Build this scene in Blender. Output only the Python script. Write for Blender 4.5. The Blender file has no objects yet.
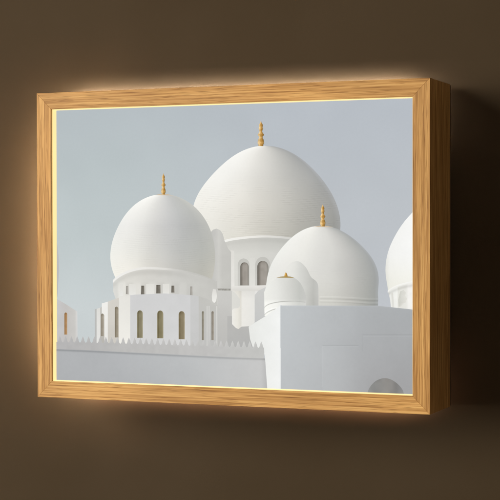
import bpy, math
import numpy as np
from mathutils import Matrix, Vector

C = bpy.context.scene.collection
rng = np.random.default_rng(7)

# ------------------------------------------------------------------ camera data (solved from the frame's corners)
F_PX = 1551.06
YAW, PITCH, ROLL = 0.39, -0.01322, -0.00144
CAM = np.array([0.57601, -1.40433, 0.01531])
_c, _s = math.cos(YAW), math.sin(YAW)
FWD = np.array([-_s*math.cos(PITCH), _c*math.cos(PITCH), math.sin(PITCH)])
_r = np.array([_c, _s, 0.0]); _u = np.cross(_r, FWD)
RIGHT = math.cos(ROLL)*_r + math.sin(ROLL)*_u
UP = -math.sin(ROLL)*_r + math.cos(ROLL)*_u

# ------------------------------------------------------------------ box dimensions (metres)
W, H, D = 0.400, 0.2995, 0.0688
T = 0.0161            # face width of the wooden rails
REC = 0.0095          # how deep the print sits behind the front edge
GAP = 0.012           # the box stands off the wall by this much
PW, PH = W/2-T, H/2-T # half size of the print
PY = -D+REC           # plane of the print

def to_print(px, py):
    """measured photo pixels -> x, z on the plane of the print"""
    px = np.asarray(px, float); py = np.asarray(py, float)
    d = (px[..., None]-250)*RIGHT - (py[..., None]-250)*UP + F_PX*FWD
    t = (PY-CAM[1])/d[..., 1]
    return CAM[0]+t*d[..., 0], CAM[2]+t*d[..., 2]

def from_print(x, z):
    d = np.array([x, PY, z])-CAM
    k = d@FWD
    return 250+F_PX*(d@RIGHT)/k, 250-F_PX*(d@UP)/k

_tl, _tr, _bl, _br = from_print(-PW, PH), from_print(PW, PH), from_print(-PW, -PH), from_print(PW, -PH)
def border_top(x):    return np.interp(x, [_tl[0], _tr[0]], [_tl[1], _tr[1]])
def border_bottom(x): return np.interp(x, [_bl[0], _br[0]], [_bl[1], _br[1]])
def border_left(y):   return np.interp(y, [_tl[1], _bl[1]], [_tl[0], _bl[0]])
def border_right(y):  return np.interp(y, [_tr[1], _br[1]], [_tr[0], _br[0]])

# ------------------------------------------------------------------ small helpers
def lin(c):
    c = np.clip(np.asarray(c, float)/255.0, 0, 1)
    return np.where(c <= 0.04045, c/12.92, ((c+0.055)/1.055)**2.4)

_N = rng.random((256, 256))
def noise(x, y):
    xi, yi = np.floor(x).astype(int), np.floor(y).astype(int)
    fx, fy = x-xi, y-yi
    fx, fy = fx*fx*(3-2*fx), fy*fy*(3-2*fy)
    g = lambda a, b: _N[a % 256, b % 256]
    return ((g(xi, yi)*(1-fx)+g(xi+1, yi)*fx)*(1-fy)+(g(xi, yi+1)*(1-fx)+g(xi+1, yi+1)*fx)*fy)*2-1

def ramp(u, stops):
    p = [s[0] for s in stops]
    return np.stack([np.interp(u, p, [s[1][k] for s in stops]) for k in range(3)], -1)

def smooth(pts, n=8):
    P = np.array(pts, float)
    P = np.vstack([2*P[0]-P[1], P, 2*P[-1]-P[-2]])
    out = []
    for i in range(1, len(P)-2):
        for t in np.linspace(0, 1, n, endpoint=False):
            a, b, c, d = P[i-1:i+3]
            out.append(0.5*((2*b)+(c-a)*t+(2*a-5*b+4*c-d)*t*t+(3*b-a-3*c+d)*t**3))
    out.append(P[-2])
    return np.array(out)

# ------------------------------------------------------------------ materials
def new_mat(name):
    m = bpy.data.materials.new(name); m.use_nodes = True
    nt = m.node_tree; nt.nodes.clear()
    return m, nt, nt.nodes, nt.links

def mat_print():
    m, nt, N, L = new_mat('backlit_film')
    out = N.new('ShaderNodeOutputMaterial'); b = N.new('ShaderNodeBsdfPrincipled')
    a = N.new('ShaderNodeAttribute'); a.attribute_name = 'ink'
    b.inputs['Base Color'].default_value = (0, 0, 0, 1)
    b.inputs['Roughness'].default_value = 0.55
    b.inputs['Specular IOR Level'].default_value = 0.0
    tc = N.new('ShaderNodeTexCoord')
    n1 = N.new('ShaderNodeTexNoise'); n1.inputs['Scale'].default_value = 420; n1.inputs['Detail'].default_value = 3
    n2 = N.new('ShaderNodeTexNoise'); n2.inputs['Scale'].default_value = 22; n2.inputs['Detail'].default_value = 2
    mr = N.new('ShaderNodeMapRange'); mr.inputs['To Min'].default_value = 0.98; mr.inputs['To Max'].default_value = 1.02
    mr2 = N.new('ShaderNodeMapRange'); mr2.inputs['To Min'].default_value = 0.965; mr2.inputs['To Max'].default_value = 1.035
    mu = N.new('ShaderNodeMath'); mu.operation = 'MULTIPLY'
    L.new(tc.outputs['Object'], n1.inputs['Vector']); L.new(tc.outputs['Object'], n2.inputs['Vector'])
    L.new(n1.outputs['Fac'], mr.inputs['Value']); L.new(n2.outputs['Fac'], mr2.inputs['Value'])
    L.new(mr.outputs[0], mu.inputs[0]); L.new(mr2.outputs[0], mu.inputs[1])
    L.new(a.outputs['Color'], b.inputs['Emission Color'])
    L.new(mu.outputs[0], b.inputs['Emission Strength'])
    L.new(b.outputs[0], out.inputs[0])
    m.cycles.emission_sampling = 'NONE'
    return m

def mat_emit(name, col, st):
    m, nt, N, L = new_mat(name)
    out = N.new('ShaderNodeOutputMaterial'); b = N.new('ShaderNodeBsdfPrincipled')
    b.inputs['Base Color'].default_value = (0.3, 0.28, 0.22, 1)
    b.inputs['Emission Color'].default_value = (*col, 1); b.inputs['Emission Strength'].default_value = st
    tc = N.new('ShaderNodeTexCoord'); n = N.new('ShaderNodeTexNoise'); n.inputs['Scale'].default_value = 14
    mr = N.new('ShaderNodeMapRange'); mr.inputs['To Min'].default_value = st*0.85; mr.inputs['To Max'].default_value = st*1.15
    L.new(tc.outputs['Object'], n.inputs['Vector']); L.new(n.outputs['Fac'], mr.inputs['Value'])
    L.new(mr.outputs[0], b.inputs['Emission Strength']); L.new(b.outputs[0], out.inputs[0])
    return m

def mat_oak():
    """oak veneer: grain runs along each rail's own X axis"""
    m, nt, N, L = new_mat('oak_wood')
    out = N.new('ShaderNodeOutputMaterial'); b = N.new('ShaderNodeBsdfPrincipled')
    tc = N.new('ShaderNodeTexCoord'); oi = N.new('ShaderNodeObjectInfo')
    off = N.new('ShaderNodeVectorMath'); off.operation = 'ADD'
    sc = N.new('ShaderNodeMath'); sc.operation = 'MULTIPLY'; sc.inputs[1].default_value = 7.0
    L.new(oi.outputs['Random'], sc.inputs[0])
    L.new(tc.outputs['Object'], off.inputs[0]); L.new(sc.outputs[0], off.inputs[1])
    def mapped(s):
        mp = N.new('ShaderNodeMapping'); mp.inputs['Scale'].default_value = s
        L.new(off.outputs[0], mp.inputs['Vector']); return mp
    def nz(s, scale, det, dist=0.0, rough=.5):
        mp = mapped(s); n = N.new('ShaderNodeTexNoise')
        n.inputs['Scale'].default_value = scale; n.inputs['Detail'].default_value = det
        n.inputs['Distortion'].default_value = dist; n.inputs['Roughness'].default_value = rough
        L.new(mp.outputs[0], n.inputs['Vector']); return n
    bands = nz((0.022, 1, 1), 480, 3, 0.5)           # growth bands
    pores = nz((0.022, 1, 1), 1500, 2, 0.5, .6)    # short dark pores
    broad = nz((0.25, 1, 1), 28, 2)                 # broad tone
    cathedral = N.new('ShaderNodeTexWave'); cathedral.wave_type = 'BANDS'; cathedral.bands_direction = 'Z'
    mpw = mapped((0.06, 1, 1)); L.new(mpw.outputs[0], cathedral.inputs['Vector'])
    cathedral.inputs['Scale'].default_value = 120; cathedral.inputs['Distortion'].default_value = 9
    cathedral.inputs['Detail'].default_value = 2.5; cathedral.inputs['Detail Scale'].default_value = 1.2
    r1 = N.new('ShaderNodeValToRGB'); e = r1.color_ramp.elements
    e[0].position = 0.34; e[0].color = (0.48, 0.255, 0.080, 1)
    e[1].position = 0.66; e[1].color = (0.80, 0.50, 0.195, 1)
    x = e.new(0.5); x.color = (0.68, 0.395, 0.142, 1)
    L.new(bands.outputs['Fac'], r1.inputs['Fac'])
    rw = N.new('ShaderNodeValToRGB'); e = rw.color_ramp.elements
    e[0].position = 0.05; e[0].color = (0.84, 0.79, 0.72, 1); e[1].position = 0.4; e[1].color = (1, 1, 1, 1)
    L.new(cathedral.outputs['Fac'], rw.inputs['Fac'])
    rp = N.new('ShaderNodeValToRGB'); e = rp.color_ramp.elements
    e[0].position = 0.33; e[0].color = (0.52, 0.44, 0.34, 1); e[1].position = 0.45; e[1].color = (1, 1, 1, 1)
    L.new(pores.outputs['Fac'], rp.inputs['Fac'])
    rb = N.new('ShaderNodeValToRGB'); e = rb.color_ramp.elements
    e[0].position = 0.3; e[0].color = (0.84, 0.82, 0.80, 1); e[1].position = 0.7; e[1].color = (1.12, 1.12, 1.1, 1)
    L.new(broad.outputs['Fac'], rb.inputs['Fac'])
    def mul(a, c):
        n = N.new('ShaderNodeMix'); n.data_type = 'RGBA'; n.blend_type = 'MULTIPLY'; n.inputs[0].default_value = 1
        L.new(a, n.inputs[6]); L.new(c, n.inputs[7]); return n.outputs[2]
    col = mul(mul(mul(r1.outputs[0], rw.outputs[0]), rp.outputs[0]), rb.outputs[0])
    L.new(col, b.inputs['Base Color'])
    b.inputs['Roughness'].default_value = 0.55
    b.inputs['Specular IOR Level'].default_value = 0.3
    bp = N.new('ShaderNodeBump'); bp.inputs['Strength'].default_value = 0.5; bp.inputs['Distance'].default_value = 0.0004
    L.new(pores.outputs['Fac'], bp.inputs['Height']); L.new(bp.outputs[0], b.inputs['Normal'])
    L.new(b.outputs[0], out.inputs[0])
    return m

def mat_wall():
    m, nt, N, L = new_mat('brown_wall_paint')
    out = N.new('ShaderNodeOutputMaterial'); b = N.new('ShaderNodeBsdfPrincipled')
    tc = N.new('ShaderNodeTexCoord')
    n = N.new('ShaderNodeTexNoise'); n.inputs['Scale'].default_value = 5; n.inputs['Detail'].default_value = 4
    r = N.new('ShaderNodeValToRGB'); e = r.color_ramp.elements
    e[0].position = .3; e[0].color = (0.056, 0.0395, 0.0220, 1); e[1].position = .72; e[1].color = (0.068, 0.0495, 0.0300, 1)
    L.new(tc.outputs['Object'], n.inputs['Vector']); L.new(n.outputs['Fac'], r.inputs['Fac'])
    L.new(r.outputs[0], b.inputs['Base Color'])
    b.inputs['Roughness'].default_value = 0.85; b.inputs['Specular IOR Level'].default_value = 0.15
    f = N.new('ShaderNodeTexNoise'); f.inputs['Scale'].default_value = 420; f.inputs['Detail'].default_value = 3
    L.new(tc.outputs['Object'], f.inputs['Vector'])
    bp = N.new('ShaderNodeBump'); bp.inputs['Strength'].default_value = 0.12; bp.inputs['Distance'].default_value = 0.0006
    L.new(f.outputs['Fac'], bp.inputs['Height']); L.new(bp.outputs[0], b.inputs['Normal'])
    L.new(b.outputs[0], out.inputs[0])
    return m

def mat_plain(name, col, rough=.7):
    m, nt, N, L = new_mat(name)
    out = N.new('ShaderNodeOutputMaterial'); b = N.new('ShaderNodeBsdfPrincipled')
    n = N.new('ShaderNodeTexNoise'); n.inputs['Scale'].default_value = 60
    r = N.new('ShaderNodeValToRGB'); e = r.color_ramp.elements
    e[0].color = (*[c*.8 for c in col], 1); e[1].color = (*col, 1)
    L.new(n.outputs['Fac'], r.inputs['Fac']); L.new(r.outputs[0], b.inputs['Base Color'])
    b.inputs['Roughness'].default_value = rough; L.new(b.outputs[0], out.inputs[0])
    return m

M_PRINT, M_OAK, M_WALL = mat_print(), mat_oak(), mat_wall()
M_BACK = mat_plain('dark_board', (0.10, 0.07, 0.05))
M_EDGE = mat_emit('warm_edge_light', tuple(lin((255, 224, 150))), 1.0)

# ------------------------------------------------------------------ the wall
def link_mesh(name, verts, faces, mat, parent=None, smoothf=False):
    me = bpy.data.meshes.new(name); me.from_pydata([tuple(v) for v in verts], [], faces); me.update()
    me.materials.append(mat)
    o = bpy.data.objects.new(name, me); C.objects.link(o)
    if parent: o.parent = parent
    return o

wall = link_mesh('wall', [(-3, GAP, -2), (3, GAP, -2), (3, GAP, 2), (-3, GAP, 2)], [(0, 1, 2, 3)], M_WALL)
wall['kind'] = 'structure'; wall['label'] = 'plain dark brown painted wall behind the light box'

# ------------------------------------------------------------------ the light box
box = bpy.data.objects.new('light_box', None); C.objects.link(box)
box['label'] = 'oak framed light box showing a backlit photograph of white mosque domes'
box['category'] = 'light box'
box.empty_display_size = 0.05

def rail(length, loc, rot):
    """mitred rail: local X = length, local -Z = inward, local Y = depth; front edge at y=-D"""
    a = length/2; i = a-T
    prof = [(-D, 0), (0, 0), (0, -T), (-D, -T)]
    vs = []
    for sx in (-1, 1):
        for y, z in prof:
            vs.append((sx*(a if z == 0 else i), y, z))
    fs = [(0, 1, 2, 3), (7, 6, 5, 4)]
    for k in range(4):
        j = (k+1) % 4
        fs.append((k, k+4, j+4, j))
    o = link_mesh('frame_rail', vs, fs, M_OAK, box)
    import bmesh
    bm = bmesh.new(); bm.from_mesh(o.data)
    bmesh.ops.recalc_face_normals(bm, faces=bm.faces)
    bmesh.ops.bevel(bm, geom=list(bm.edges), offset=0.00018, segments=2, affect='EDGES', profile=0.5)
    # lengthwise cuts so that the wood can be very slightly uneven
    bm.to_mesh(o.data); bm.free()
    o.location = loc; o.rotation_euler = rot
    return o
G = 0.00004
rail(W-G, (0, 0, H/2), (0, 0, 0))['label'] = 'top oak rail'
rail(W-G, (0, 0, -H/2), (0, math.pi, 0))['label'] = 'bottom oak rail'
rail(H-G, (W/2, 0, 0), (0, math.pi/2, 0))['label'] = 'right oak rail with deep shaded side'
rail(H-G, (-W/2, 0, 0), (0, -math.pi/2, 0))['label'] = 'left oak rail'

def box_verts(x0, x1, y0, y1, z0, z1):
    v = [(x0, y0, z0), (x1, y0, z0), (x1, y1, z0), (x0, y1, z0), (x0, y0, z1), (x1, y0, z1), (x1, y1, z1), (x0, y1, z1)]
    f = [(0, 3, 2, 1), (4, 5, 6, 7), (0, 1, 5, 4), (1, 2, 6, 5), (2, 3, 7, 6), (3, 0, 4, 7)]
    return v, f

v, f = box_verts(-PW+.0002, PW-.0002, -0.006, -0.003, -PH+.0002, PH-.0002)
link_mesh('back_panel', v, f, M_BACK, box)

# glowing diffuser lining of the rebate, one strip per rail, with a hairline of bare wood in front
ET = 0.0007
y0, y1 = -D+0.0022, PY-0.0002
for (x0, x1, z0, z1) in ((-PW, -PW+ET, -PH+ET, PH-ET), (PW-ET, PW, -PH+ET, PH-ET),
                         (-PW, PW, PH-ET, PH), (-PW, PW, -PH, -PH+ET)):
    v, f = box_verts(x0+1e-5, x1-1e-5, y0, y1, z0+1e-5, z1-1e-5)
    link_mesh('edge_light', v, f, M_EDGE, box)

# LED strips on the back edge that wash the wall
def led(x0, x1, z0, z1, st, col, deep=0.0012):
    v, f = box_verts(x0, x1, 0.0004, deep, z0, z1)
    o = link_mesh('led_strip', v, f, mat_emit('led_glow', col, st), box)
led(-W/2+.004, W/2-.040, H/2-.0120, H/2-.005, 170, (1.0, 0.86, 0.74))
led(-W/2+.003, -W/2+.011, -H/2+.030, H/2-.034, 1150, (1.0, 0.76, 0.52), 0.0008)
led(-W/2+.006, W/2-.036, -H/2+.005, -H/2+.0120, 75, (1.0, 0.60, 0.40))
# unseen baffle lip, added on three back edges to cut the halo short
lv, lf = [], []
for (x0, x1, z0, z1) in ((W/2-.0017, W/2-.0005, -H/2+.0005, H/2-.0005),
                         (-W/2+.0017, W/2-.0017, H/2-.0017, H/2-.0005), (-W/2+.0017, W/2-.0017, -H/2+.0005, -H/2+.0017)):
    v, f = box_verts(x0, x1, -.0001, .004, z0, z1)
    lf += [tuple(k+len(lv) for k in q) for q in f]; lv += v
link_mesh('halo_baffle', lv, lf, M_BACK, box)
for sx in (-1, 1):
    for sz in (-1, 1):
        cx, cz = sx*(PW-.03), sz*(PH-.03)
        v, f = box_verts(cx-.008, cx+.008, -0.003, GAP-.0002, cz-.008, cz+.008)
        link_mesh('wall_spacer', v, f, M_BACK, box)

# ------------------------------------------------------------------ the print: flat pieces of film, each on its own ply
def grid_mesh(name, X, Y, colfn, ply, parent, label=None, key=None):
    """X, Y: (rows, cols) photo pixels on the print; colfn(X, Y, U, V) -> rgb 0..255"""
    nr, nc = X.shape
    px, pz = to_print(X, Y)
    if key is None:
        yy = np.full(px.shape, PY-ply*0.00006)
    co = np.stack([px, yy, pz], -1).reshape(-1, 3)
    V_, U_ = np.meshgrid(np.linspace(0, 1, nr), np.linspace(0, 1, nc), indexing='ij')
    col = colfn(X, Y, U_, V_)
    col = np.broadcast_to(np.asarray(col, float), (nr, nc, 3))
    rgba = np.concatenate([lin(col), np.ones((nr, nc, 1))], -1).reshape(-1, 4).astype(np.float32)
    i = np.arange(nr*nc).reshape(nr, nc)
    q = np.stack([i[:-1, :-1], i[1:, :-1], i[1:, 1:], i[:-1, 1:]], -1).reshape(-1, 4)
    me = bpy.data.meshes.new(name)
    me.vertices.add(len(co)); me.vertices.foreach_set('co', co.astype(np.float32).ravel())
    me.loops.add(q.size); me.loops.foreach_set('vertex_index', q.ravel().astype(np.int32))
    me.polygons.add(len(q)); me.polygons.foreach_set('loop_start', np.arange(0, q.size, 4, dtype=np.int32))
    me.update(calc_edges=True)
    at = me.attributes.new('ink', 'FLOAT_COLOR', 'POINT'); at.data.foreach_set('color', rgba.ravel())
    me.materials.append(M_PRINT)
    o = bpy.data.objects.new(name, me); C.objects.link(o); o.parent = parent
    if label: o['label'] = label
    return o

def poly_rows(name, pts, colfn, ply, label=None, step=0.5, cstep=0.5, parent=None):
    """horizontally convex outline, scanned row by row"""
    P = np.array(pts, float); Q = np.roll(P, -1, 0)
    y0, y1 = P[:, 1].min(), P[:, 1].max()
    n = max(3, int((y1-y0)/step)+1)
    ys = np.linspace(y0+1e-4, y1-1e-4, n)
    xl, xr = np.full(n, 1e9), np.full(n, -1e9)
    for a, b in zip(P, Q):
        lo, hi = min(a[1], b[1]), max(a[1], b[1])
        if hi-lo < 1e-9: continue
        m = (ys >= lo) & (ys <= hi)
        x = a[0]+(ys-a[1])/(b[1]-a[1])*(b[0]-a[0])
        xl[m] = np.minimum(xl[m], x[m]); xr[m] = np.maximum(xr[m], x[m])
    xl = np.maximum(xl, border_left(ys)+.05); xr = np.minimum(xr, border_right(ys)-.05)
    nc = max(3, int((xr-xl).max()/cstep)+1)
    u = np.linspace(0, 1, nc)
    X = xl[:, None]*(1-u)+xr[:, None]*u; Y = np.repeat(ys[:, None], nc, 1)
    return grid_mesh(name, X, Y, colfn, ply, parent or picture, label)

def poly_cols(name, xs, top, bot, colfn, ply, label=None, step=0.6):
    """top/bottom curves sampled over xs"""
    xs = np.clip(np.asarray(xs, float), _bl[0]+.1, _tr[0]-.3)
    t = np.asarray(top, float)*np.ones_like(xs)
    b = np.minimum(np.asarray(bot, float)*np.ones_like(xs), border_bottom(xs)-.03)
    nr = max(3, int((b-t).max()/step)+1)
    v = np.linspace(0, 1, nr)[:, None]
    Y = t*(1-v)+b*v; X = np.repeat(xs[None], nr, 0)
    return grid_mesh(name, X, Y, colfn, ply, picture, label)

def soften(X, Y, s=6.0, a=2.0, k=0):
    return (noise(X/s+k*17.3, Y/s+k*5.1)*a)[..., None]

# --- sky = the picture sheet itself
ys, xs = np.linspace(0, 1, 150), np.linspace(0, 1, 180)
gx = -PW+.0001+(2*PW-.0002)*xs[None]*np.ones((150, 1)); gz = PH-.0001-(2*PH-.0002)*ys[:, None]*np.ones((1, 180))
d0 = np.stack([gx, np.full(gx.shape, PY), gz], -1)-CAM
k0 = d0@FWD
SX, SY = 250+F_PX*(d0@RIGHT)/k0, 250-F_PX*(d0@UP)/k0
def sky_col(X, Y, U, V):
    v = (Y-100)/210
    left = ramp(v, [(0, (182, 190, 194)), (.3, (186, 195, 197)), (.65, (192, 201, 202)), (1, (202, 209, 210))])
    right = ramp(v, [(0, (184, 190, 197)), (.5, (188, 193, 198)), (1, (192, 196, 201))])
    t = np.clip((X-90)/240, 0, 1)[..., None]; t = t*t*(3-2*t)
    return left*(1-t)+right*t+soften(X, Y, 40, 1.2)
picture = grid_mesh('picture', SX, SY, sky_col, 0, box, 'backlit photograph of white mosque domes against a pale grey blue sky')

# --- domes
def polar_fit(P, cx, cy, deg=6):
    P = smooth(P, 6); a = np.arctan2(cy-P[:, 1], P[:, 0]-cx); a = np.unwrap(np.where(a < -2.2, a+2*math.pi, a))
    rad = np.hypot(P[:, 0]-cx, P[:, 1]-cy)
    m = a.mean(); k = np.polyfit(a-m, rad, deg)
    aa = np.linspace(a[0], a[-1], 90); rr = np.polyval(k, aa-m)
    return np.stack([cx+rr*np.cos(aa), cy-rr*np.sin(aa)], -1)
def dome_outline(L, R, cy=None, foot=()):
    if cy is None:
        l = smooth(L); r = smooth(R)
    else:
        cx = (L[0][0]+R[0][0])/2
        al = polar_fit(L[::-1]+R, cx, cy, 9)
        i = np.argmin(al[:, 1]); l = al[:i+1][::-1]; r = al[i:]
    return list(l)+list(foot)+list(r[::-1])

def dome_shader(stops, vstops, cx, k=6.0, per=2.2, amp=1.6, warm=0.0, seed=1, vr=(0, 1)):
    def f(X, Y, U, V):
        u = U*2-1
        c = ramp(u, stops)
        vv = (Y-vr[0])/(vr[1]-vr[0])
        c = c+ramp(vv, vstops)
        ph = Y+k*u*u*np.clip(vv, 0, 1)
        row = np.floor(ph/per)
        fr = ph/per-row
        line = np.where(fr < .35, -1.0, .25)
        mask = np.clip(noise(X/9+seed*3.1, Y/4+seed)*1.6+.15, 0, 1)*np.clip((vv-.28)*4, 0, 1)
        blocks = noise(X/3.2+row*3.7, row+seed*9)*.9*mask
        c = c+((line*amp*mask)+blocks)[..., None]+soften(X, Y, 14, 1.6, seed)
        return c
    return f

# central dome
L = [(263, 145.4), (258.8, 145.7), (252, 147.1), (246, 149.4), (234.8, 156), (222, 165.4), (210.8, 176), (202.8, 185.6), (197.2, 196), (193.6, 206), (192.6, 214), (193.4, 224), (197, 234), (203, 243)]
R = [(267, 145.4), (270, 145.7), (276, 146.9), (281, 148.6), (293.8, 154.4), (305, 161.6), (316.2, 171.8), (324.2, 181.6), (330.6, 192), (335.6, 202), (339.4, 215), (340.6, 224), (339.8, 234), (336, 243)]
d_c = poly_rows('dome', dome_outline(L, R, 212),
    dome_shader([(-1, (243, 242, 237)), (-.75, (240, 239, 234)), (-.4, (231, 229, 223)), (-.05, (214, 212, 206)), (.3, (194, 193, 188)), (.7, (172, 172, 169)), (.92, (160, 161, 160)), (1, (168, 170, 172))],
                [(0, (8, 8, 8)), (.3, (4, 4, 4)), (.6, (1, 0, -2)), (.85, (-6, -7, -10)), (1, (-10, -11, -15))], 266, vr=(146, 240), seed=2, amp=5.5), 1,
    'largest white dome, at the centre of the photograph')

# drum of the central dome
def flat(c0, c1=None, axis='v', s=8, a=1.6, k=0):
    c0 = np.array(c0, float); c1 = c0 if c1 is None else np.array(c1, float)
    def f(X, Y, U, V):
        t = (V if axis == 'v' else U)[..., None]
        return c0*(1-t)+c1*t+soften(X, Y, s, a, k)
    return f
arc = smooth([(205, 249), (215, 244.5), (224.8, 240.8), (235, 238.6), (254, 236.6), (270, 236.4), (285, 237.6), (300, 240), (318, 246)], 10)
def drum_col(X, Y, U, V):
    c = ramp(np.clip((X-225)/70, 0, 1), [(0, (214, 213, 207)), (.4, (208, 207, 201)), (1, (196, 196, 191))])
    top = np.interp(X, arc[:, 0], arc[:, 1])
    dd = Y-top
    c = c+(np.clip((dd-9)/8, 0, 1)*8)[..., None]-(np.exp(-((dd-3.5)/3.0)**2)*8)[..., None]
    return c+soften(X, Y, 8, 1.5)
xs_ = np.linspace(224, 300, 150)
poly_cols('drum', xs_, np.interp(xs_, arc[:, 0], arc[:, 1]), 330, drum_col, 2, 'cylindrical drum below the largest dome')
xs_ = np.linspace(224.3, 312, 170)
ac = np.interp(xs_, arc[:, 0], arc[:, 1])
poly_cols('cornice', xs_, ac-.9, ac+np.interp(xs_, [224, 232, 280, 312], [1.6, 1.5, 1.1, .8]),
          lambda X, Y, U, V: ramp(U, [(0, (244, 243, 238)), (.35, (234, 232, 226)), (.7, (212, 211, 206)), (1, (196, 196, 192))]) + 0*soften(X, Y), 3,
          'curved rim at the foot of the largest dome')

def arch_pts(x0, x1, y0, y1, rise=None):
    r = (x1-x0)/2; rise = rise or r*1.15; cx = (x0+x1)/2
    p = [(x0, y1)]
    for a in np.linspace(math.pi, 0, 17): p.append((cx+r*math.cos(a), y0+rise-rise*math.sin(a)))
    p.append((x1, y1)); return p
def win_col(edge, mid, k=0):
    edge, mid = np.array(edge, float), np.array(mid, float)
    def f(X, Y, U, V):
        t = np.clip(np.minimum(U, 1-U)*5, 0, 1)[..., None]
        c = edge*(1-t)+mid*t
        lat = (np.sin(X*5.2)*np.sin(Y*4.1)*6)[..., None]*t
        c = c-(np.exp(-((U-.16)/.13)**2)*26)[..., None]-(np.exp(-((V-.04)/.05)**2)*14)[..., None]+(np.clip(U-.55, 0, 1)*22)[..., None]
        return c+lat+soften(X, Y, 3, 5, k)
    return f
# windows of the central drum, with pale surrounds
for (a, b, c, d, k) in ((237.8, 249.6, 258.4, 286, 1), (255.2, 270.5, 256.8, 286, 2)):
    poly_rows('window_surround', arch_pts(a, b, c, d), flat((196, 195, 189), (206, 205, 199), k=k), 3, None, .4, .4)
for (a, b, c, d, k) in ((240.3, 248.9, 262.2, 285.4, 1), (257.2, 268.6, 260.8, 285.4, 2)):
    poly_rows('window', arch_pts(a, b, c, d), win_col((126, 123, 115), (160, 154, 146), k), 4, 'arched window in the central drum', .4, .3)
poly_rows('pilaster', [(230.8, 250), (234.2, 251), (234.6, 288), (231, 289)], flat((224, 222, 216), (232, 230, 225)), 3, None, .5, .4)
poly_rows('pilaster', [(249.6, 258), (255.0, 258), (255.0, 287), (249.6, 287)], flat((219, 218, 212), (226, 225, 219)), 4, None, .5, .4)
poly_rows('ledge', [(231, 286), (268, 285.2), (266, 288), (258, 291.5), (231, 290.5)], flat((232, 230, 225), (216, 214, 208)), 5, None, .4, .5)

# small turret between left and central domes
L = [(216.8, 228.6), (214, 229.5), (211, 232.5), (209, 238), (208, 252), (208, 351)]
R = [(217.4, 228.6), (220.4, 230.2), (223, 234.2), (224.6, 240.5), (228, 250), (231.2, 252)]
def tur_col(X, Y, U, V):
    c = ramp(np.clip((X-208)/24, 0, 1), [(0, (190, 190, 186)), (.3, (200, 199, 195)), (.45, (207, 206, 201)), (.6, (200, 199, 194)), (1, (197, 196, 191))])
    return c+soften(X, Y, 6, 2)
poly_rows('turret', [(216.8, 228.6), (220.4, 230.2), (223, 234.2), (224.6, 240.5), (228.5, 249), (231.2, 252), (231.4, 351), (206, 351), (207, 252), (208.5, 238), (210.5, 232.5), (213.4, 229.6)],
          tur_col, 6, 'small slim turret behind the left dome')
poly_rows('capital', [(217.6, 288.4), (231, 288.6), (230.6, 290.6), (218.2, 290.4)],
          lambda X, Y, U, V: np.array((160, 158, 152.))+(noise(X*1.1, Y)*22)[..., None], 7, None, .3, .3)
poly_rows('tower_wall', [(218, 291), (232, 291), (232, 351), (218, 351)], flat((203, 202, 198), (186, 185, 182), k=3), 7)
poly_rows('tower_wall', [(227.5, 316), (252, 316), (255, 351), (227.5, 351)], flat((186, 185, 182), (180, 180, 178), k=4), 8, 'shadowed wall below the stepped tower')
poly_rows('tower_wall', [(254.4, 291), (258, 291), (268, 286), (268, 320), (254.4, 326)], flat((207, 207, 204), (196, 197, 196), k=4), 8)
# bright stepped tower
def tw(X, Y, U, V):
    c = ramp(np.clip((X-232)/24, 0, 1), [(0, (238, 236, 230)), (.25, (233, 230, 221)), (.36, (222, 219, 210)), (.44, (235, 233, 227)), (.95, (231, 230, 225)), (1, (238, 237, 233))])
    return c-(np.clip((300-Y)/10, 0, 1)*10)[..., None]+soften(X, Y, 5, 1.2)
poly_rows('tower', [(232, 290.4), (258.6, 290.6), (254.9, 295), (254.9, 322.6), (249.4, 326.4), (242.8, 325.7), (238.8, 329), (236.2, 328), (232.2, 324), (232.2, 310),
                    (234.5, 308.2), (238, 308.6), (240.2, 306), (240.2, 299), (236, 293.4)], tw, 9, 'bright stepped tower between the domes', .4, .4)

# left dome : drum and tiers first
larc = smooth([(113.0, 281.2), (118.2, 276.6), (126.6, 272.2), (136.2, 269.2), (147, 268.0), (162.6, 268.6), (176, 269.8), (190, 272.4), (203, 276), (215.4, 281)], 10)
def ldrum(X, Y, U, V):
    c = ramp(np.clip((X-113)/104, 0, 1), [(0, (226, 226, 221)), (.12, (222, 220, 213)), (.4, (214, 212, 206)), (.62, (206, 205, 200)), (1, (198, 197, 192))])
    top = np.interp(X, larc[:, 0], larc[:, 1]); dd = Y-top
    c = c-(np.exp(-((dd-4)/3.2)**2)*np.interp(X, [113, 165, 195], [13, 11, 2]))[..., None]
    # alternating bays
    bay = np.clip(np.sin((X-118.5)*2*math.pi/15.2)*2.2, -1, 1)*np.clip((Y-281)/4, 0, 1)*np.clip((200-X)/30, 0, 1)
    return c+(bay*6)[..., None]+soften(X, Y, 5, 1.5)
xs_ = np.linspace(113.4, 217.5, 220)
poly_cols('drum', xs_, np.interp(xs_, larc[:, 0], larc[:, 1]), np.interp(xs_, [113, 117, 217], [290, 302, 306]), ldrum, 10, 'windowed drum below the left dome')
L = [(161, 193.9), (157, 194.1), (154.2, 194.8), (144.6, 199.4), (133.8, 207.0), (124.8, 215.8), (119.0, 224.6), (114.4, 235), (112.0, 245.2), (111.0, 255.6), (111.6, 266), (114.6, 276), (119, 284)]
R = [(166, 193.9), (169.6, 194.5), (175.6, 196.4), (184, 200.4), (194.2, 206.4), (201.6, 213.8), (207.2, 221.8), (211.2, 230.8), (213.6, 240), (214.8, 250), (215.2, 262), (214.4, 272), (211, 282)]
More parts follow.
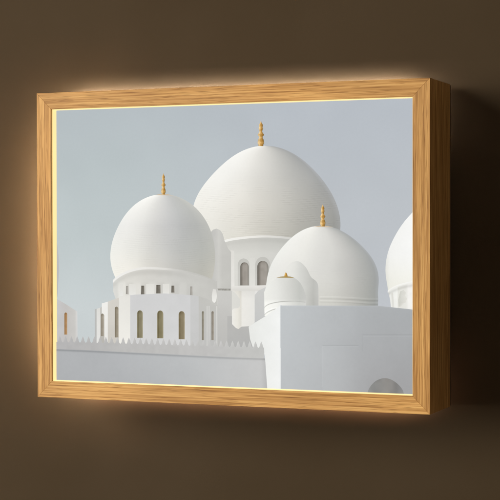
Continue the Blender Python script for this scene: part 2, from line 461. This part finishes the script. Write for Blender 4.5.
def left_dome_col():
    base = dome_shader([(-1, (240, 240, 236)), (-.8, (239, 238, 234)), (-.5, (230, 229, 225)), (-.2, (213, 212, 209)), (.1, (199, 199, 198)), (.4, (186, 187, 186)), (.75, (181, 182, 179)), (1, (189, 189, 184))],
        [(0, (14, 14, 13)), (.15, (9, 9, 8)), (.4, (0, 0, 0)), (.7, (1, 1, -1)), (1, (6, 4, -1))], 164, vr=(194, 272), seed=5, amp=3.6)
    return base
_al = polar_fit(L[::-1]+R, 163.5, 248, 9)
_i = np.argmin(_al[:, 1]); _l, _r2 = _al[:_i+1][::-1], _al[_i:]
def halfwidths(y):
    l, r = _l, _r2
    return np.interp(y, l[:, 1], l[:, 0]), np.interp(y, r[:, 1], r[:, 0])
xs_ = np.linspace(_l[:, 0].min()+.05, _r2[:, 0].max()-.05, 230)
l_, r_ = _l, _r2
def top_of(x):
    i = np.argmin(l_[:, 0]); j = np.argmax(r_[:, 0])
    ul, ur = l_[:i+1][::-1], r_[:j+1]
    X_ = np.concatenate([ul[:, 0], ur[:, 0]]); Y_ = np.concatenate([ul[:, 1], ur[:, 1]])
    return np.interp(x, X_, Y_)
def rim_bottom(x):
    i = np.argmin(l_[:, 0]); j = np.argmax(r_[:, 0])
    a = np.interp(x, larc[:, 0], larc[:, 1])
    lo = l_[i:]; hi = r_[j:][::-1]
    bl = np.interp(x, lo[:, 0], lo[:, 1], right=999); br = np.interp(x, hi[:, 0], hi[:, 1], left=999)
    return np.minimum(a, np.minimum(bl, br))
basec = left_dome_col()
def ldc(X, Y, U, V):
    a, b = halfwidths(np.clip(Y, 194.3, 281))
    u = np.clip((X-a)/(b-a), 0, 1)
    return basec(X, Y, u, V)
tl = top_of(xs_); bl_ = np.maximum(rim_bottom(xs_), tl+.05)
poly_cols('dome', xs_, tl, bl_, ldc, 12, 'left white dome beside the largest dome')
xs_ = np.linspace(113.2, 215, 200)
ac = np.interp(xs_, larc[:, 0], larc[:, 1])
poly_cols('cornice', xs_, ac-np.interp(xs_, [113, 150, 215], [.9, 1.1, .5]), ac+np.interp(xs_, [113, 125, 150, 215], [2.0, 1.5, 1.3, .7]),
          lambda X, Y, U, V: ramp(U, [(0, (240, 239, 235)), (.3, (236, 234, 229)), (.5, (224, 222, 217)), (.62, (206, 205, 200)), (.8, (196, 195, 190)), (1, (196, 195, 190))])+0*soften(X, Y), 13,
          'curved rim at the foot of the left dome')
for (a, b, c, d) in ((126.2, 128.9, 286, 294), (141.2, 145.0, 285.6, 294.4), (156.2, 161.2, 285.0, 293.4), (171.4, 175.0, 285.6, 292.6), (190.4, 193.0, 286.4, 296)):
    poly_rows('window', [(a+.3, c), (b-.3, c), (b, d), (a, d)], win_col((176, 172, 164), (118, 113, 104) if b < 180 and a > 130 else (172, 168, 161), 3), 11, 'small square window in the left drum', .35, .25)
for (a, b) in ((119.6, 123.4), (129.4, 136), (146.5, 154.5), (163, 169.5)):
    poly_rows('pilaster', [(a, 284), (b, 284), (b, 296), (a, 296)], flat((226, 224, 218), (232, 231, 226)), 11, None, .5, .4)

# lower tier of the left dome: its faces
tiers = [
    ([(95.4, 309.4), (100.6, 307.6), (100.6, 349), (95.4, 349)], (222, 221, 216), (232, 231, 228), None),
    ([(95.2, 309.2), (97.0, 308.6), (97.0, 349), (95.2, 349)], (186, 187, 184), (190, 190, 188), None),
    ([(100.6, 307.8), (103.2, 306), (104.8, 312), (104.8, 349), (100.6, 349)], (196, 194, 188), (184, 181, 174), None),
    ([(102.2, 303.4), (108.2, 301.6), (108.2, 349), (104.8, 349), (104.8, 315), (102.2, 313)], (240, 239, 235), (234, 232, 227), None),
    ([(108.2, 301.6), (119.4, 297.6), (119.4, 349), (108.2, 349)], (214, 210, 202), (205, 201, 193), None),
    ([(119.4, 297.8), (124, 295.8), (130.6, 294.6), (130.6, 349), (119.4, 349)], (228, 226, 220), (240, 238, 231), None),
    ([(130.6, 294.8), (165, 293.4), (190.8, 295), (190.8, 351), (130.6, 351)], (209, 209, 209), (212, 212, 211), 'pale grey front face of the left tier'),
    ([(190.8, 295), (199, 296), (199, 351), (190.8, 351)], (203, 203, 202), (198, 198, 197), None),
    ([(199, 296), (210, 300), (212, 304), (218, 305), (218, 352), (199, 352)], (196, 195, 190), (192, 192, 190), None),
]
for i, (p, c0, c1, lb) in enumerate(tiers):
    poly_rows('tier_wall', p, flat(c0, c1, 'v', 9, 2.0, i), 14+.12*i, lb, .6, .5)
for (a, b, c, d, col) in ((101.4, 104.4, 313.5, 336, (160, 152, 138)), (115.2, 118.9, 306.5, 337.4, (150, 141, 124)), (137.5, 143.3, 310.2, 337.8, (136, 129, 104)), (157.6, 163.8, 310.4, 338.2, (134, 126, 98)),
                     (179.0, 185.2, 311, 339.2, (138, 127, 102)), (202.2, 204.6, 311, 340, (150, 145, 132)), (211.8, 214.3, 311, 340, (150, 143, 132))):
    e = tuple(min(255, x+26) for x in col)
    poly_rows('window', arch_pts(a, b, c, d, (b-a)*.6), win_col(e, col, a % 5), 16, 'tall narrow window in the left tier', .35, .25)
for a in (207.0, 209.0, 216.6):
    poly_rows('pilaster', [(a, 306), (a+1.0, 306), (a+1.0, 349), (a, 349)], flat((212, 211, 207), (208, 207, 204)), 16, None, .6, .3)
poly_rows('pendant', [(213.4, 289), (216.6, 289.4), (217.4, 296), (216.6, 301), (214.6, 303), (212.6, 301), (212.2, 296)], flat((222, 220, 215), (240, 239, 234), 'v', 4), 17, 'bright bracket beside the left dome', .3, .3)

# far left building, with the sliver of a dome above it
poly_rows('dome', smooth([(52, 232), (56, 238), (58.2, 252), (58.9, 268), (58.2, 284), (56.8, 299), (52, 299)], 6), flat((190, 189, 190), (186, 185, 187)), 2, 'sliver of a dome cut off by the left edge')
poly_rows('side_building', [(50, 298), (57, 299), (65.6, 304), (77.4, 311.6), (77.8, 351), (50, 351)],
          lambda X, Y, U, V: ramp(np.clip((X-56)/21, 0, 1), [(0, (198, 197, 198)), (.5, (196, 193, 190)), (.9, (202, 200, 196)), (1, (214, 213, 211))])+soften(X, Y, 6, 2), 3, 'small flat building at the left edge', .5, .4)
poly_rows('window', arch_pts(64.4, 67.4, 312.4, 334.6, 2), win_col((190, 168, 140), (170, 132, 92), 3), 4, 'tall orange brown window of the left building', .3, .25)

# right-middle dome
L = [(320, 225.8), (316, 225.9), (309.6, 227.4), (298.4, 232.8), (288.8, 240.6), (279.2, 251.2), (272.8, 261.6), (268.6, 272.8), (266.4, 284), (265, 292), (264.6, 312)]
R = [(324, 225.8), (329, 226.5), (335.6, 228.2), (345.2, 232.8), (356.4, 240.6), (365.4, 249.4), (372.4, 258.6), (376.8, 267), (378.6, 275.2), (378.7, 284), (378.2, 298), (378, 312)]
mid = dome_shader([(-1, (240, 240, 236)), (-.8, (239, 238, 234)), (-.45, (233, 232, 227)), (-.1, (222, 221, 217)), (.2, (214, 213, 209)), (.5, (196, 195, 192)), (.8, (176, 177, 175)), (.94, (166, 168, 168)), (1, (172, 175, 178))],
                  [(0, (5, 5, 4)), (.3, (2, 2, 1)), (.6, (-3, -3, -4)), (1, (-6, -6, -9))], 322, vr=(226, 300), seed=9, amp=1.1, per=2.4, k=4)
def midc(X, Y, U, V):
    c = mid(X, Y, U, V)
    a = np.clip((X-319)/50, 0, 1)
    for yy, am in ((296.6, 10), (298.6, -12), (300.6, 9), (302.0, -8)):
        c = c+(np.exp(-((Y-(yy+2.2*(a-.15)**2+.6*a))/.55)**2)*am*np.clip((X-319)/2, 0, 1))[..., None]
    return c
poly_rows('dome', dome_outline(L[:-1], R[:-1], 285, [(264.6, 312), (378, 312)]), midc, 11, 'white dome to the right of the largest dome')
# buttress half dome + front small dome
but = [(297.6, 260.8), (301.6, 262.6), (304.8, 265.6), (307.6, 269.4), (309.6, 273.6), (312, 277.6), (316.6, 281.2), (318.6, 286), (318.9, 295), (318.9, 308), (280, 308), (279, 290), (284, 272), (291, 263.2)]
def butc(X, Y, U, V):
    c = ramp(np.clip((X-284)/35, 0, 1), [(0, (232, 232, 227)), (.25, (226, 226, 221)), (.6, (208, 208, 203)), (.85, (190, 190, 185)), (1, (198, 198, 194))])
    c = c+(np.clip((Y-285)/18, 0, 1)*-4)[..., None]
    m = midc(X, Y, np.clip((X-266)/112, 0, 1), V)
    f = np.clip((300.5-X)/14, 0, 1)[..., None]*np.clip((282-Y)/8, 0, 1)[..., None]
    return c*(1-f)+m*f+soften(X, Y, 6, 1.2)
poly_rows('half_dome', list(smooth(but[:9], 5))+but[9:11]+list(smooth(but[11:]+[but[0]], 5)), butc, 18, 'rounded half dome leaning on the right dome', .4, .4)
sm = [(277.4, 277.8), (281.5, 276.3), (286.3, 275.8), (291, 276.3), (295, 277.9), (298.6, 280.6), (301.4, 283.8), (304, 288.8), (306, 295), (307, 300), (306, 308), (265, 316), (264.6, 292), (266.6, 287.4), (270.4, 282.8)]
def smc(X, Y, U, V):
    c = ramp(np.clip((X-265)/41, 0, 1), [(0, (240, 240, 234)), (.3, (231, 231, 226)), (.6, (213, 213, 208)), (.85, (197, 198, 193)), (1, (200, 200, 196))])
    c = c+(np.clip((Y-299)/4, 0, 1)*12)[..., None]
    def rng_(pts, am, w=.42):
        p = smooth(pts, 8)
        yy = np.interp(X, p[:, 0], p[:, 1]); ok = (X > p[0, 0]) & (X < p[-1, 0])
        return (np.exp(-((Y-yy)/w)**2)*am*ok)[..., None]
    c = c+rng_([(264, 309), (266, 306.2), (271, 303.6), (282, 301.6), (296, 301.2), (306, 302.2)], -62*1)*np.clip((300-X)/22, .25, 1)[..., None]
    c = c+rng_([(264, 316), (267, 312.8), (272, 310.2), (276, 308.8)], -55)
    c = c+rng_([(264, 314), (267, 311.2), (272, 308.8), (277, 307.8)], 12)
    return c+soften(X, Y, 7, 1)
poly_rows('dome', sm, smc, 19, 'small low dome in front of the right dome', .35, .35)
gold = lambda k: (lambda X, Y, U, V: ramp(U, [(0, (226, 192, 130)), (.25, (222, 178, 98)), (.5, (190, 142, 62)), (.8, (170, 124, 52)), (1, (150, 116, 64))])+(noise(X*1.2+k, Y*1.3)*16)[..., None])
poly_rows('gold_ring', [(276.8, 277.6), (281, 276.6), (286, 276.2), (291, 276.6), (295, 277.8), (290.5, 277.2), (286, 277), (281.5, 277.2)], flat((168, 146, 92)), 20, None, .2, .4)
poly_rows('finial', [(286.3, 272), (287.6, 274), (288.2, 276.4), (284.6, 276.4), (285.2, 274)], gold(4), 21, 'tiny gold finial on the small low dome', .25, .2)

# right dome, cut by the frame
rarc = smooth([(387.8, 291.6), (392, 288.4), (397, 286), (404, 283.8), (412.4, 282), (420, 281)], 8)
re = smooth([(424, 203), (418, 207.6), (412.4, 212.7), (403.6, 222.8), (395.9, 234.7), (389.6, 248), (386.3, 261), (385.8, 273.3), (387.6, 286), (388.4, 291.5)], 8)
def rdc(X, Y, U, V):
    c = ramp(np.clip((X-386)/32, 0, 1), [(0, (232, 232, 228)), (.12, (243, 243, 240)), (1, (249, 249, 247))])
    return c+(np.clip((Y-255)/30, 0, 1)[..., None])*np.array((-5, -6, -12.))+soften(X, Y, 9, 1)
poly_rows('drum', [(388.4, 292), (397, 286), (420, 281), (420, 311), (391.4, 311), (390.4, 300)],
          lambda X, Y, U, V: ramp(np.clip((X-389)/28, 0, 1), [(0, (226, 226, 220)), (.06, (236, 236, 231)), (.3, (242, 242, 237)), (.33, (228, 227, 220)), (.62, (232, 231, 225)), (.7, (244, 242, 238)), (1, (243, 240, 235))])
          - (np.exp(-((Y-np.interp(X, rarc[:, 0], rarc[:, 1])-3.4)/1.5)**2)*20)[..., None]+soften(X, Y, 3, 2), 10, 'pale drum below the dome cut off by the right edge', .35, .35)
pr = [tuple(p) for p in re]+[tuple(p) for p in rarc]
poly_rows('dome', pr+[(424, 280)], rdc, 11, 'bright dome cut off by the right edge of the frame')
xs_ = np.linspace(387.9, 416, 60); ac = np.interp(xs_, rarc[:, 0], rarc[:, 1])
poly_cols('cornice', xs_, ac-.8, ac+1.2, flat((248, 248, 244), (238, 237, 231)), 12)
def nic(X, Y, U, V):
    return ramp(U, [(0, (206, 206, 198)), (.5, (216, 215, 208)), (1, (226, 224, 217))])+soften(X, Y, 3, 3)
poly_rows('window', [(400.4, 291.4), (404, 290), (406.2, 292.5), (405.4, 295.6), (407.4, 298.6), (406, 302.4), (403.6, 303.4), (401, 306.5), (399, 306.8), (398.4, 300)], nic, 12, 'scalloped niche under the right dome', .35, .3)
poly_rows('pilaster', [(391.4, 293), (393.2, 292), (394.6, 308), (392.4, 308)], flat((222, 221, 214), (226, 226, 220)), 12, None, .4, .3)

# front block
def bfc(X, Y, U, V):
    t = np.clip((X-281)/132, 0, 1)
    top = ramp(t, [(0, (194, 198, 200)), (.3, (187, 190, 192)), (.65, (175, 178, 180)), (1, (172, 175, 177))])
    bt = ramp(t, [(0, (190, 193, 195)), (.4, (180, 182, 183)), (.7, (167, 167, 168)), (1, (165, 165, 166))])
    v = np.clip((Y-306)/84, 0, 1)[..., None]
    c = top*(1-v)+bt*v
    def hl(y, x0, x1, am, w=.5): return (np.exp(-((Y-y)/w)**2)*am*np.clip((X-x0)/2, 0, 1)*np.clip((x1-X)/2, 0, 1))[..., None]
    def vl(x, y0, y1, am, w=.5): return (np.exp(-((X-x)/w)**2)*am*np.clip((Y-y0)/2, 0, 1)*np.clip((y1-Y)/2, 0, 1))[..., None]
    c = c+hl(345.3, 322, 360, -9)+hl(346.4, 322, 360, 5)+vl(323, 345, 388, 5)+hl(334.8, 362, 420, -9)+hl(335.9, 362, 420, 5)+vl(363, 334, 352, -3)
    c = c+(np.clip((Y-346)/2, 0, 1)*np.clip((X-323)/1, 0, 1)*np.clip((360-X)/20, 0, 1)*2.5)[..., None]
    c = c+(np.exp(-((Y-np.interp(X, [281, 378, 413], [305.4, 305.6, 309.4]))/.8)**2)*7)[..., None]
    return c+soften(X, Y, 14, 1.1, 4)+soften(X, Y, 4, .5, 7)
xs_ = np.linspace(281, 420, 270)
poly_cols('block', xs_, np.interp(xs_, [281, 283, 378, 413, 420], [305.2, 305.4, 305.6, 309.4, 310.2]), 420, bfc, 24, 'large plain grey blue block in the foreground')
xs_ = np.linspace(367.4, 404.6, 90)
arch = smooth([(367.2, 396), (369.0, 389.6), (372, 384.8), (377, 380.4), (384, 378), (390, 378.8), (395.4, 381.6), (400, 385.6), (403.4, 390.4), (405, 397)], 6)
poly_cols('archway', xs_, np.interp(xs_, arch[:, 0], arch[:, 1]), 420,
          lambda X, Y, U, V: ramp(U, [(0, (150, 150, 148)), (.2, (138, 138, 136)), (.55, (146, 143, 139)), (.8, (134, 132, 130)), (1, (146, 146, 146))])+soften(X, Y, 4, 4), 25, 'dark round archway at the bottom of the block')
# lit side of the block
def lsc(X, Y, U, V):
    c = ramp(np.clip((X-249)/33, 0, 1), [(0, (232, 233, 229)), (.5, (238, 239, 236)), (.93, (243, 244, 242)), (1, (236, 238, 238))])
    return c+soften(X, Y, 10, 1.4)
poly_rows('block_side', [(281.2, 303.8), (281.4, 393), (268.2, 393), (266.2, 362), (264.4, 351), (254, 349), (250.6, 339), (249.2, 326.6), (257, 321.6), (265, 316.8), (279.6, 306.6)], lsc, 23, 'sunlit side of the block')

# boundary wall + parapet with pointed merlons
base = lambda x: np.interp(x, [50, 90, 230, 264], [342.6, 343.2, 347.4, 348.4])
xs_ = np.linspace(50, 264.9, 900)
def merlon(x):
    P_ = 5.75
    f = ((x-52.0)/P_) % 1.0
    d = abs(f-.5)*P_
    h = np.interp(d, [0, .3, .7, 1.0, 1.25, 1.5, 1.9, 2.3, 2.9], [7.0, 6.4, 5.2, 4.6, 4.2, 2.4, 1.6, .8, .6])
    return h
def pc(X, Y, U, V):
    t = np.clip((X-56)/208, 0, 1)
    c = ramp(t, [(0, (181, 180, 180)), (.3, (187, 186, 184)), (.7, (193, 192, 190)), (1, (197, 197, 194))])
    h = base(X)-Y
    c = c+(np.clip(h/6, 0, 1)*np.interp(X, [56, 100, 180, 260], [5, 8, 8, 10]))[..., None]+(np.sin(X*2*math.pi/5.75)*np.clip(h/4, 0, 1)*4)[..., None]
    return c+soften(X, Y, 4, 2.5, 2)
line = lambda x: np.interp(x, [50, 90, 150, 230, 268], [348.6, 350.2, 353.2, 357.0, 358.2])
poly_cols('parapet', xs_, base(xs_)-merlon(xs_), line(xs_), pc, 26, 'row of small pointed merlons along the wall top')
def wc(X, Y, U, V):
    t = np.clip((X-56)/212, 0, 1)
    c = ramp(t, [(0, (177, 179, 181)), (.3, (180, 182, 184)), (.6, (187, 189, 190)), (.8, (195, 196, 196)), (.97, (200, 200, 199)), (1, (184, 184, 183))])
    d = Y-line(X)
    c = c-(np.exp(-((d-1)/1.0)**2)*np.interp(X, [56, 264], [26, 24]))[..., None]
    c = c+(np.clip((Y-365)/20, 0, 1)*-3)[..., None]
    return c+soften(X, Y, 14, 1.2, 6)+soften(X, Y, 3, .6, 9)
xs_ = np.linspace(50, 268.2, 330)
wobj = poly_cols('boundary_wall', xs_, line(xs_), 420, wc, 26.5, 'low grey wall across the lower left', .5)
poly_rows('block_side', [(264.6, 348), (281.3, 348), (281.3, 393), (268.2, 393), (266.0, 362)], lsc, 27)

# gold finials: stacked bulbs
def finial(cx, y0, y1, w, k, lb):
    prof = [(0, .10), (.06, .22), (.12, .55), (.18, .62), (.24, .5), (.29, .72), (.34, .52), (.42, .42), (.48, .66), (.53, .95), (.57, .9), (.61, .55), (.68, .6), (.74, .85), (.83, 1.0), (.9, .98), (.94, .72), (1.0, .78)]
    l = [(cx-w*r/2, y0+(y1-y0)*t) for t, r in prof]; r_2 = [(cx+w*r/2, y0+(y1-y0)*t) for t, r in prof]
    def g(X, Y, U, V):
        c = ramp(U, [(0, (214, 186, 140)), (.22, (238, 205, 150)), (.45, (204, 160, 92)), (.75, (174, 130, 64)), (1, (140, 116, 78))])
        return c+(np.sin(V*31)*12)[..., None]+(noise(X*1.5+k, Y*1.5)*14)[..., None]
    poly_rows('finial', l+r_2[::-1], g, 22, lb, .2, .2)
finial(261.4, 121.4, 146.2, 6.6, 1, 'gold finial on the largest dome')
finial(164.0, 173.6, 194.6, 4.6, 2, 'gold finial on the left dome')
finial(323.2, 204.8, 226.4, 5.6, 3, 'gold finial on the right dome')
for cx, y, w in ((164, 194.4, 10), (323, 226.2, 11)):
    poly_rows('gold_ring', [(cx-w, y+1.0), (cx-w*.4, y-.2), (cx+w*.4, y-.2), (cx+w, y+1.1), (cx+w*.5, y+.7), (cx-w*.5, y+.7)], flat((204, 184, 156), (214, 198, 178)), 21, None, .25, .5)

# ------------------------------------------------------------------ light
def area(name, loc, target, size, power, col):
    l = bpy.data.lights.new(name, 'AREA'); l.shape = 'DISK'; l.size = size; l.energy = power; l.color = col
    o = bpy.data.objects.new(name, l); C.objects.link(o); o.location = loc
    o.rotation_euler = (Vector(target)-Vector(loc)).to_track_quat('-Z', 'Y').to_euler()
    return o
area('room_lamp', (-3.0, -2.9, 0.75), (0.02, 0, 0), 2.8, 228, (1.0, 0.90, 0.76))

w = bpy.data.worlds.new('World'); bpy.context.scene.world = w; w.use_nodes = True
bg = w.node_tree.nodes['Background']; bg.inputs[0].default_value = (1.0, 0.80, 0.60, 1); bg.inputs[1].default_value = 0.145

# ------------------------------------------------------------------ camera
cd = bpy.data.cameras.new('Camera'); cam = bpy.data.objects.new('Camera', cd); C.objects.link(cam)
cd.sensor_width = 36; cd.lens = F_PX/500*36; cd.clip_start = 0.05; cd.clip_end = 100
Mx = Matrix(((RIGHT[0], UP[0], -FWD[0], CAM[0]), (RIGHT[1], UP[1], -FWD[1], CAM[1]), (RIGHT[2], UP[2], -FWD[2], CAM[2]), (0, 0, 0, 1)))
cam.matrix_world = Mx
sc = bpy.context.scene
sc.camera = cam
sc.view_settings.view_transform = 'Standard'; sc.view_settings.look = 'None'; sc.view_settings.exposure = 0
